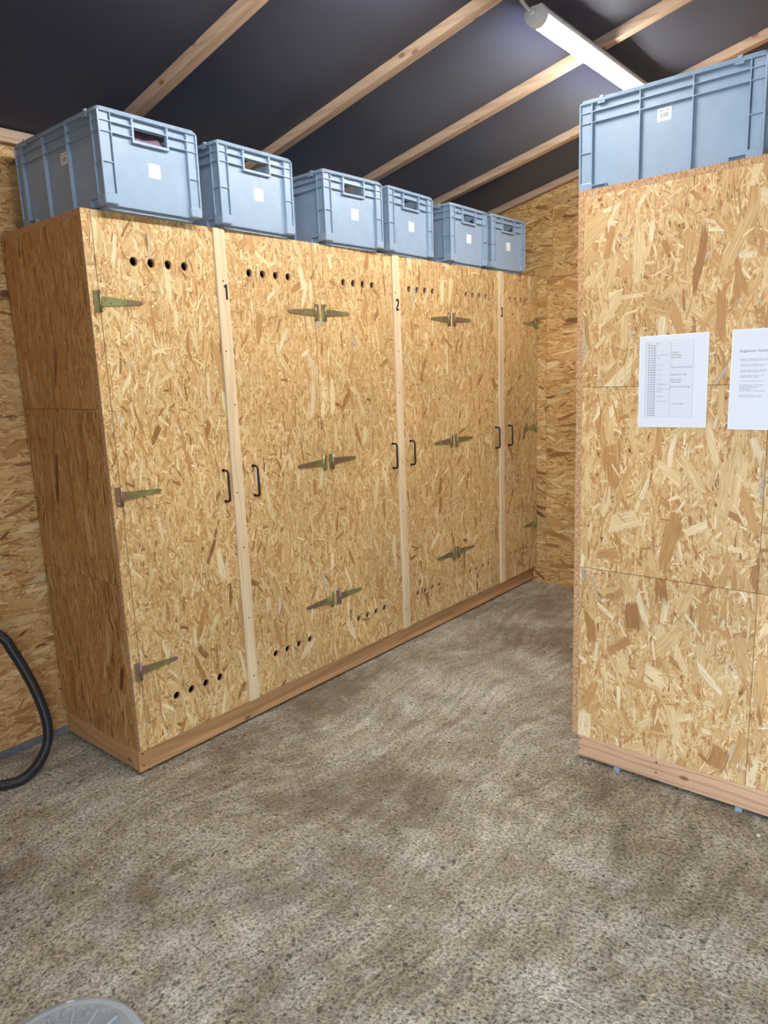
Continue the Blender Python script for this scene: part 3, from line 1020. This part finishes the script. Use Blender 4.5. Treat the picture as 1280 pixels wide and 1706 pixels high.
def crate_parts():
    parts = []
    sh = MB()
    wx, wy = hx - IN, hy - IN
    T = .003
    for sy in (-1, 1):                      # end walls with hand hole
        ya, yb_ = sy * wy, sy * (wy - T)
        sh.box(-wx, -HO[0], ya, yb_, .014, CH - .004)
        sh.box(HO[0], wx, ya, yb_, .014, CH - .004)
        sh.box(-HO[0], HO[0], ya, yb_, .014, HO[1])
        sh.box(-HO[0], HO[0], ya, yb_, HO[2], CH - .004)
    for sx_ in (-1, 1):
        sh.box(sx_ * wx, sx_ * (wx - T), -wy, wy, .014, CH - .004)
    sh.box(-wx, wx, -wy, wy, .012, .016)
    sh.box(-wx + .012, wx - .012, -wy + .012, wy - .012, 0, .012)
    parts.append(('shell', taper(sh), 0))
    rm = MB()
    ring(rm, round_rect(hx, hy, .016), round_rect(hx - .016, hy - .016, .006), CH - .016, CH - .007)
    ring(rm, round_rect(hx - .006, hy - .006, .014), round_rect(hx - .015, hy - .015, .007), CH - .0072, CH)
    parts.append(('rim', rm, .0))
    # horizontal bands round the crate
    for z in (F1, F2):
        bd = MB()
        for sy in (-1, 1):
            if z == F2:
                bd.box(-hx + .002, -HO[0] - .004, sy * (hy - .0015), sy * (wy - .001), z, z + FT)
                bd.box(HO[0] + .004, hx - .002, sy * (hy - .0015), sy * (wy - .001), z, z + FT)
            else:
                bd.box(-hx + .002, hx - .002, sy * (hy - .0015), sy * (wy - .001), z, z + FT)
        for sx_ in (-1, 1):
            bd.box(sx_ * (hx - .0015), sx_ * (wx - .001), -wy, wy, z, z + FT)
        parts.append(('band', taper(bd), 0))
    # vertical ribs, ends
    for sy in (-1, 1):
        for px in (-.152, .152):
            parts.append(('rib', taper(MB().box(px - FT / 2, px + FT / 2, sy * (hy - .001), sy * (wy - .001), .03, CH - .012)), 0))
        for px in (-HO[0] - .0035, HO[0] + .0035):
            parts.append(('rib', taper(MB().box(px - .0035, px + .0035, sy * (hy - .0012), sy * (wy - .001), HO[1] - .008, CH - .012)), 0))
        parts.append(('handle_frame', taper(MB().box(-HO[0] - .008, HO[0] + .008, sy * (hy - .0005), sy * (wy - .004), HO[1] - .010, HO[1] - .001)), 0))
    for sx_ in (-1, 1):
        for py in (-.252, -.085, .085, .252):
            parts.append(('rib', taper(MB().box(sx_ * (hx - .001), sx_ * (wx - .001), py - .002, py + .002, .014, CH - .012)), 0))
    # corner posts, fins and feet
    for sx_ in (-1, 1):
        for sy in (-1, 1):
            cp = MB()
            cp.box(sx_ * (hx - .007), sx_ * (wx - .03), sy * (hy - .007), sy * (wy - .03), .03, CH - .012)
            parts.append(('corner_post', taper(cp), .004))
            ce_ = MB()
            ce_.box(sx_ * (hx - .0008), sx_ * (hx - .0085), sy * (hy - .0008), sy * (hy - .0085), .03, CH - .012)
            parts.append(('corner_edge', taper(ce_), .0025))
            cf = MB()
            cf.box(sx_ * (hx - .0015), sx_ * .152, sy * (hy - .0015), sy * (hy - .0075), F3, F3 + FT)
            cf.box(sx_ * (hx - .0015), sx_ * (hx - .0075), sy * (hy - .0015), sy * .252, F3 - .0002, F3 + FT - .0002)
            parts.append(('corner_fin', taper(cf), 0))
            ft = MB()
            ft.prism([(sx_ * (hx - .0005), sy * (hy - .0005)), (sx_ * (hx - .0005), sy * .248), (sx_ * (hx - .02), sy * .248), (sx_ * .148, sy * (hy - .02)), (sx_ * .148, sy * (hy - .0005))], 2, .0135, .050)
            parts.append(('foot', taper(ft), .005))
            fr = MB()
            fr.box(sx_ * (hx - .001), sx_ * (wx - .001), sy * .200, sy * .249, .036, .039)
            fr.box(sx_ * (hx - .001), sx_ * (wx - .001), sy * .198, sy * .2012, .014, .039)
            parts.append(('foot_frame', taper(fr), 0))
        for sy in (-1, 1):
            lg = MB()
            lg.box(sx_ * (hx + .0005), sx_ * (hx - .012), sy * .205, sy * .232, CH - .022, CH - .0155)
            lg.box(sx_ * (hx - .002), sx_ * (hx - .012), sy * .211, sy * .226, CH - .0075, CH + .004)
            parts.append(('lid_catch', lg, .001))
    return parts


def end_label():
    b = MB()
    w, h = .024, .024
    pts = round_rect(w, h, .004, 4)
    n = len(pts)
    y0, y1 = -.0007, 0
    zc = CH - .168
    k = 1 - .004 * (1 - zc / CH)
    yy = -(hy - IN) * k
    b.prism([(p[0] + .012, p[1] + zc) for p in pts], 1, yy - .0010, yy + .0006, 0)
    for (a0, a1, z0, z1) in ((-.004, .016, -.0105, -.0075), (-.012, -.006, -.0100, -.0080), (.000, .024, -.0150, -.0130)):
        b.box(a0 + .009, a1 + .009, yy - .0012, yy - .0009, zc + z0, zc + z1, 1)
    return b


def side_sticker(sx_, py, zc, sgn):
    b = MB()
    k = 1 - .005 * (1 - zc / CH)
    xx = sx_ * (hx - IN) * k
    w, h = .0225, .0195
    b.box(xx - sx_ * .001, xx + sx_ * .0008, py - w, py + w, zc - h, zc + h, 0)
    def bar(u0, u1, z0, z1, m_):
        b.box(xx + sx_ * .0007, xx + sx_ * .0012, py + sgn * u0, py + sgn * u1, zc + z0, zc + z1, m_)
    bar(-.017, -.005, .010, .0135, 2); bar(.004, .016, .0105, .0135, 2)
    bar(-.0105, -.0085, -.010, .004, 1)
    u = -.004
    rr = random.Random(5)
    while u < .014:
        w_ = rr.choice((.0008, .0014, .002)); bar(u, u + w_, -.009, .004, 2); u += w_ + rr.choice((.0008, .0012))
    return b


def mesh_crate():
    root = empty('crate', (0, 0, 0))
    for nm, b, bev in crate_parts():
        b.build(nm, M['crate'], root, bevel=bev, segs=2 if bev else 1)
    lb = end_label().build('label', [M['sticker'], M['print_light']], root)
    lb['label'] = 'small white square sticker'
    return root


proto = mesh_crate()
crate_pos = [(.063, -.062, .8), (.562, -.044, 1.4), (1.146, -.034, -1.5), (1.592, -.042, 2.8), (2.136, -.034, 1.6), (2.568, -.030, -.8)]
crate_labels = ['grey blue plastic crate with a mauve bundle behind its hand hole',
                'grey blue plastic crate on the cabinet row beside the crate holding the mauve bundle',
                'grey blue plastic crate standing just before the post numbered 2',
                'grey blue plastic crate directly above the post with numeral two',
                'grey blue plastic crate just before the post numbered 3',
                'grey blue plastic crate above the post numbered 3 beside the back wall']
for i, (x, y, a) in enumerate(crate_pos):
    c = proto if i == 0 else copy_tree(proto)
    ar = math.radians(a)
    # local front left corner is (-hx, -hy)
    cx = x + hx * math.cos(ar) - hy * math.sin(ar)
    cy = y + hx * math.sin(ar) + hy * math.cos(ar)
    c.location = (cx, cy, H)
    c.rotation_euler = (0, 0, ar)
    tag(c, crate_labels[i], 'crate', 'plastic crates on top of the numbered cabinets')
    crate_last = c
c = copy_tree(proto)
c.location = (1.228 + hx, -1.204 - hy, HR)
c.rotation_euler = (0, 0, math.pi)
tag(c, 'grey blue plastic crate above the laminated notices, long side with barcode sticker showing', 'crate')
del c['group']
for ch in list(c.children):
    pass
st = side_sticker(1, -(1.512 - 1.204) + hy - .0, .214, 1)
so = st.build('barcode_sticker', [M['sticker'], M['print_black'], M['print_grey']], c)
so['label'] = 'white barcode sticker'
st = side_sticker(-1, -hy + .266, .206, -1)
so = st.build('barcode_sticker', [M['sticker'], M['print_black'], M['print_grey']], proto)
so['label'] = 'white barcode sticker'

# mauve bundle inside the first crate
bn = MB()
N1, N2 = 24, 24
for i in range(N1 + 1):
    for j in range(N2):
        u = -1 + 2 * i / N1
        a = 2 * math.pi * j / N2
        rr = max(.0, 1 - abs(u) ** 3.2) ** .5
        ca, sa = math.cos(a), math.sin(a)
        sq = lambda q: math.copysign(abs(q) ** .45, q)
        bn.v.append((.282 + u * .150, .172 + sq(ca) * .203 * rr * (1 + .04 * math.sin(u * 9)), H + .158 + .136 * rr * sq(sa) * (1 + .04 * math.sin(u * 14 + a * 2))))
for i in range(N1):
    for j in range(N2):
        k = (j + 1) % N2
        bn.f.append((i * N2 + j, i * N2 + k, (i + 1) * N2 + k, (i + 1) * N2 + j)); bn.m.append(0); bn.sm.append(True); bn.uv.append(None)
bo = bn.build('bundle', M['mauve'])
tag(bo, 'mauve rounded bundle lying inside a plastic crate behind its hand hole', 'bundle')

# ------------------------------------------------------------------ lamp
LY, LZ = -1.000, 2.772


def half_section(w=.036, h=.036, n=14):
    return [(LY + w * math.cos(math.pi * k / n), LZ - h * math.sin(math.pi * k / n)) for k in range(n + 1)]


def tube_lamp(x0, x1, label, clips):
    lamp = empty('tube_lamp', (x0, LY, LZ))
    tag(lamp, label, 'lamp', 'tube lamps under the roof')
    def lput(o):
        o.parent = lamp; o.location = Vector(o.location) - Vector(lamp.location); return o
    lput(MB().prism(half_section(), 0, x0 + .035, x1 - .035).build('diffuser', M['diffuser']))
    hs = [(LY - .038, LZ - .001), (LY + .038, LZ - .001), (LY + .040, LZ + .010), (LY + .030, LZ + .026), (LY - .030, LZ + .026), (LY - .040, LZ + .010)]
    lput(MB().prism(hs, 0, x0 + .034, x1 - .034).build('housing', M['lamp_grey']))
    for (a, b_) in ((x0, x0 + .036), (x1 - .036, x1)):
        cs = half_section(.040, .040) + [(LY - .041, LZ + .012), (LY - .030, LZ + .028), (LY + .030, LZ + .028), (LY + .041, LZ + .012)]
        lput(MB().prism(cs, 0, a, b_).build('end_cap', M['lamp_grey'], bevel=.003))
    for (gx, d) in ((x0, -1), (x1, 1)):
        g = MB().cyl((gx - d * .002, LY, LZ), (d, 0, 0), .016, .014, 8, smooth=False).cyl((gx + d * .012, LY, LZ), (d, 0, 0), .0125, .016, 16, r2=.010)
        lput(g.build('cable_gland', M['lamp_grey']))
    for px in clips:
        lput(MB().box(px - .012, px + .012, LY - .014, LY + .014, LZ + .020, zb(LY) + .006).build('mounting_clip', M['screw']))
    return lput


LX0, LX1 = 1.285, 2.60
lput = tube_lamp(LX0, LX1, 'lit white tube lamp above the crate with the barcode sticker', (1.872, 2.575))
cpts = []
P0, P1, P2, P3 = Vector((LX0 - .024, LY, LZ)), Vector((LX0 - .10, LY, LZ + .004)), Vector((1.19, LY, LZ + .03)), Vector((1.10, LY, LZ + .022))
for k in range(17):
    u = k / 16
    cpts.append(P0 * (1 - u) ** 3 + P1 * 3 * u * (1 - u) ** 2 + P2 * 3 * u * u * (1 - u) + P3 * u ** 3)
cpts += [Vector((1.05, LY, LZ + .006)), Vector((1.02, LY, LZ)), Vector((.985, LY, LZ))]
lput(MB().tube(cpts, .0062, 10).build('cable', M['cable']))
tube_lamp(-.28, .965, 'lit white tube lamp above the aisle before the notice cabinet', (-.27 + .06, .435))

# ------------------------------------------------------------------ notices
def text_mesh(name, txt, size, mat, parent, loc, bold=0.0, sx=1.0):
    """text on a board facing -x; text runs towards -y"""
    cu = bpy.data.curves.new(name, 'FONT')
    cu.body = txt; cu.size = size; cu.offset = bold; cu.resolution_u = 2
    tmp = bpy.data.objects.new(name + '_tmp', cu)
    COL.objects.link(tmp)
    bpy.context.view_layer.update()
    dg = bpy.context.evaluated_depsgraph_get()
    me = bpy.data.meshes.new_from_object(tmp.evaluated_get(dg))
    COL.objects.unlink(tmp); bpy.data.objects.remove(tmp); bpy.data.curves.remove(cu)
    R = Matrix(((0, 0, -1, 0), (-sx, 0, 0, 0), (0, 1, 0, 0), (0, 0, 0, 1)))
    me.transform(R)
    me.name = name
    me.materials.clear(); me.materials.append(mat)
    o = bpy.data.objects.new(name, me); o.location = loc; o.parent = parent
    COL.objects.link(o)
    return o


def sheet(y0, y1, z0, z1, rot, label):
    c = empty('laminated_sheet', (XR - .0003, (y0 + y1) / 2, (z0 + z1) / 2))
    c.rotation_euler = (rot, 0, 0)
    w, h = (y0 - y1) / 2, (z1 - z0) / 2
    b = MB()
    b.box(-.0014, 0, -w - .003, w + .003, -h - .003, h + .003, 1)
    b.box(-.0017, -.0010, -w, w, -h, h, 0)
    b.build('sheet', [M['paper'], M['sticker']], c)
    tag(c, label, 'notice', 'laminated notices')
    return c, w, h


# sheet with the dated table
s1, w, h = sheet(-1.487, -1.701, 1.306, 1.600, math.radians(-.4), 'laminated sheet with a dated table of rows pinned to the cabinet end')
XF = -.00175


def sbar(b, u0, u1, v0, v1, mat=0):
    """u to the right from the sheet's left edge, v down from its top edge"""
    b.box(XF - .0003, XF, w - u0, w - u1, h - v0, h - v1, mat)


tb = MB()
rows = 31
r0, r1 = .018, .262
for k in range(rows + 1):
    v = r0 + (r1 - r0) * k / rows
    sbar(tb, .019, .172, v - .00022, v + .00022)
for u in (.019, .052, .100, .172):
    sbar(tb, u - .00025, u + .00025, r0, r1) if u != .052 else None
tb.build('table_lines', M['print_line'], s1)
db = MB()
rr = random.Random(11)
for k in range(1, rows):
    v = r0 + (r1 - r0) * (k + .5) / rows
    for (a, b_) in ((.027, .0325), (.0355, .041), (.043, .0535)):
        u = a
        while u < b_ - .0012:
            sbar(db, u, u + .0012, v - .0016, v + .0014); u += .0019
db.build('date_column', M['print_ink'], s1)
hb = MB()
for k in (5, 6, 9, 11, 13, 15, 17, 18, 19, 20, 22, 24):
    v = r0 + (r1 - r0) * (k + .55) / rows
    u = .057
    end = rr.choice((.068, .074, .09, .097))
    while u < end:
        l_ = rr.uniform(.001, .003)
        sbar(hb, u, u + l_, v - rr.uniform(.0004, .0015), v + rr.uniform(.0002, .0008), 1 if k in (17, 20, 22) else 0); u += l_ + rr.uniform(.0006, .002)
hb.build('handwriting', [M['print_line'], M['print_blue']], s1)
hw_ = [(0, .022, 'Datum'), (0, .052, 'Name')]
for (k, u, txt) in hw_:
    text_mesh('heading', txt, .0052, M['print_ink'], s1, (XF, w - u, h - (r0 + (r1 - r0) * (k + .85) / rows)))
for (k, txt) in ((4, 'Karfreitag'), (5, 'Ostersonntag'), (6, 'Ostermontag'), (10, 'Tag der Arbeit (Donnerstag)'), (13, 'Auffahrt (Donnerstag)'),
                 (15, 'Pfingstsonntag'), (16, 'Pfingstmontag'), (18, 'Fronleichnam (Donnerstag)'), (25, '1. August (Freitag)')):
    text_mesh('entry', txt, .0056, M['print_ink'], s1, (XF, w - .102, h - (r0 + (r1 - r0) * (k + .85) / rows)), .00006)

# regulations sheet
s2, w, h = sheet(-1.7735, -1.9835, 1.303, 1.602, math.radians(.3), 'laminated sheet of printed regulations under a grey heading')
text_mesh('heading', 'Reglement Sattelraum', .0112, M['print_ink'], s2, (XF, w - .021, h - .066), .00008)
para = [(.078, 'Das gesamte Material einer Person muss im'), (.0825, 'zugemieteten Sattelkasten verstaut werden.'),
        (.0945, 'Der Sattelraum und Kasten, darf nur mit'), (.099, 'und an der Aussenseite des Kastens'),
        (.1115, 'Auf dem Vorplatz darf nur in den Kisten'), (.116, 'zusätzliches Material gelagert werden.'),
        (.128, 'Auf dem Sattelkasten dürfen nur die'), (.1325, 'Sattelkisten gelagert werden.'),
        (.1445, 'Der Boden im Sattelraum ist sauber'),
        (.1565, 'Die Aufbewahrung von Futtermitteln'), (.161, 'sichergestellt werden, dass keine'), (.1655, 'gereinigt, wird die oder der'),
        (.170, 'Instandhaltung im'), (.1745, 'werden zusätzlich in Rechnung gestellt.'),
        (.188, 'Nasse Decken, Gurten, etc. dürfen'), (.1925, 'werden, damit der Raum trocken')]
pt = MB()
for v, s in para:
    text_mesh('paragraph', s, .0046, M['print_ink'], s2, (XF, w - .025, h - v - .010), .00003)

# ------------------------------------------------------------------ hose
ctrl = [(-1.02, .56, .93), (-.80, .53, .92), (-.60, .48, .84), (-.42, .44, .71), (-.287, .42, .586), (-.250, .42, .513), (-.208, .42, .398), (-.177, .418, .284),
        (-.161, .415, .172), (-.178, .405, .090), (-.236, .375, .040), (-.303, .352, .0215), (-.354, .362, .0205), (-.44, .41, .0205), (-.62, .47, .0205), (-.9, .50, .0205), (-1.1, .52, .0205)]
C = [Vector(p) for p in ctrl]


def catmull(P, n):
    out = []
    for i in range(len(P) - 1):
        p0, p1, p2, p3 = P[max(i - 1, 0)], P[i], P[i + 1], P[min(i + 2, len(P) - 1)]
        for k in range(n):
            u = k / n
            out.append(.5 * ((2 * p1) + (p2 - p0) * u + (2 * p0 - 5 * p1 + 4 * p2 - p3) * u * u + (3 * p1 - p0 - 3 * p2 + p3) * u ** 3))
    out.append(P[-1])
    return out


path = catmull(C, 40)
# resample at equal steps
step = .0020
res = [path[0]]; acc = 0
for a, b_ in zip(path[:-1], path[1:]):
    d = (b_ - a).length
    while acc + d >= step:
        t_ = (step - acc) / d
        a = a.lerp(b_, t_); d = (b_ - a).length; acc = 0
        res.append(a.copy())
    acc += d
rads = [(.0200, .0200, .0168)[k % 3] for k in range(len(res))]
hose = MB().tube(res, rads, 14).build('vacuum_hose', M['hose'], fix=False)
tag(hose, 'black corrugated vacuum hose looping down the wall to the floor', 'hose')
hk = empty('hose_hook', (-1.0, WY, .9))
tag(hk, 'black metal hook on the wall carrying the vacuum hose', 'hook')
o = MB().tube([(-.92, WY, .93), (-.92, WY - .03, .905), (-.92, WY - .065, .894), (-.92, WY - .10, .900), (-.92, WY - .115, .93)], .006, 8).build('hook_arm', M['black_metal'])
o.parent = hk; o.location = (1.0, -WY, -.9)
o = MB().box(-.94, -.90, WY - .004, WY, .90, .96).build('hook_plate', M['black_metal'])
o.parent = hk; o.location = (1.0, -WY, -.9)

# ------------------------------------------------------------------ clear lid on the floor
lid = empty('plastic_lid', (-.79, -.935, 0))
tag(lid, 'clear round plastic lid with radial ribs lying on the floor', 'lid')
R_ = .188
lb = MB()
prof = [(0, .010), (.06, .010), (.150, .011), (.160, .0145), (.178, .016), (.184, .014), (R_, .004), (R_ + .001, 0), (R_ - .003, 0), (.182, .010), (.176, .0125), (.162, .0115), (.152, .008), (.06, .007), (0, .007)]
n = 72
for k in range(n):
    a0, a1 = 2 * math.pi * k / n, 2 * math.pi * (k + 1) / n
    for (ra, za), (rb_, zb_) in zip(prof[:-1], prof[1:]):
        q = [(ra * math.cos(a0), ra * math.sin(a0), za), (rb_ * math.cos(a0), rb_ * math.sin(a0), zb_), (rb_ * math.cos(a1), rb_ * math.sin(a1), zb_), (ra * math.cos(a1), ra * math.sin(a1), za)]
        if ra == 0: q = q[1:] if False else [q[0], q[1], q[2]]
        if rb_ == 0: q = [q[0], q[1], q[3]]
        lb.face(q, smooth=True)
lb.build('disc', M['clear'], lid)
for k in range(16):
    a = 2 * math.pi * k / 16 + .12
    rb = MB().box(.05, .150, -.0028, .0028, .0095, .0165).build('rib', M['clear_rib'], lid, bevel=.001)
    rb.rotation_euler = (0, 0, a)

# ------------------------------------------------------------------ scraps on the floor
for (x, y, s, lab) in ((.053, -1.203, .006, 'tiny white paper scrap alone in the middle of the concrete aisle'), (1.02, -1.955, .012, 'white paper scrap on the floor beside the timber base of the notice cabinet')):
    b = MB()
    rr = random.Random(int(x * 1000))
    k = 7
    pts = [(x + s * (.6 + .6 * rr.random()) * math.cos(2 * math.pi * i / k), y + s * .6 * (.5 + .6 * rr.random()) * math.sin(2 * math.pi * i / k)) for i in range(k)]
    b.prism(pts, 2, -.0005, .002)
    o = b.build('paper_scrap', M['scrap'])
    tag(o, lab, 'scrap', 'paper scraps on the floor')
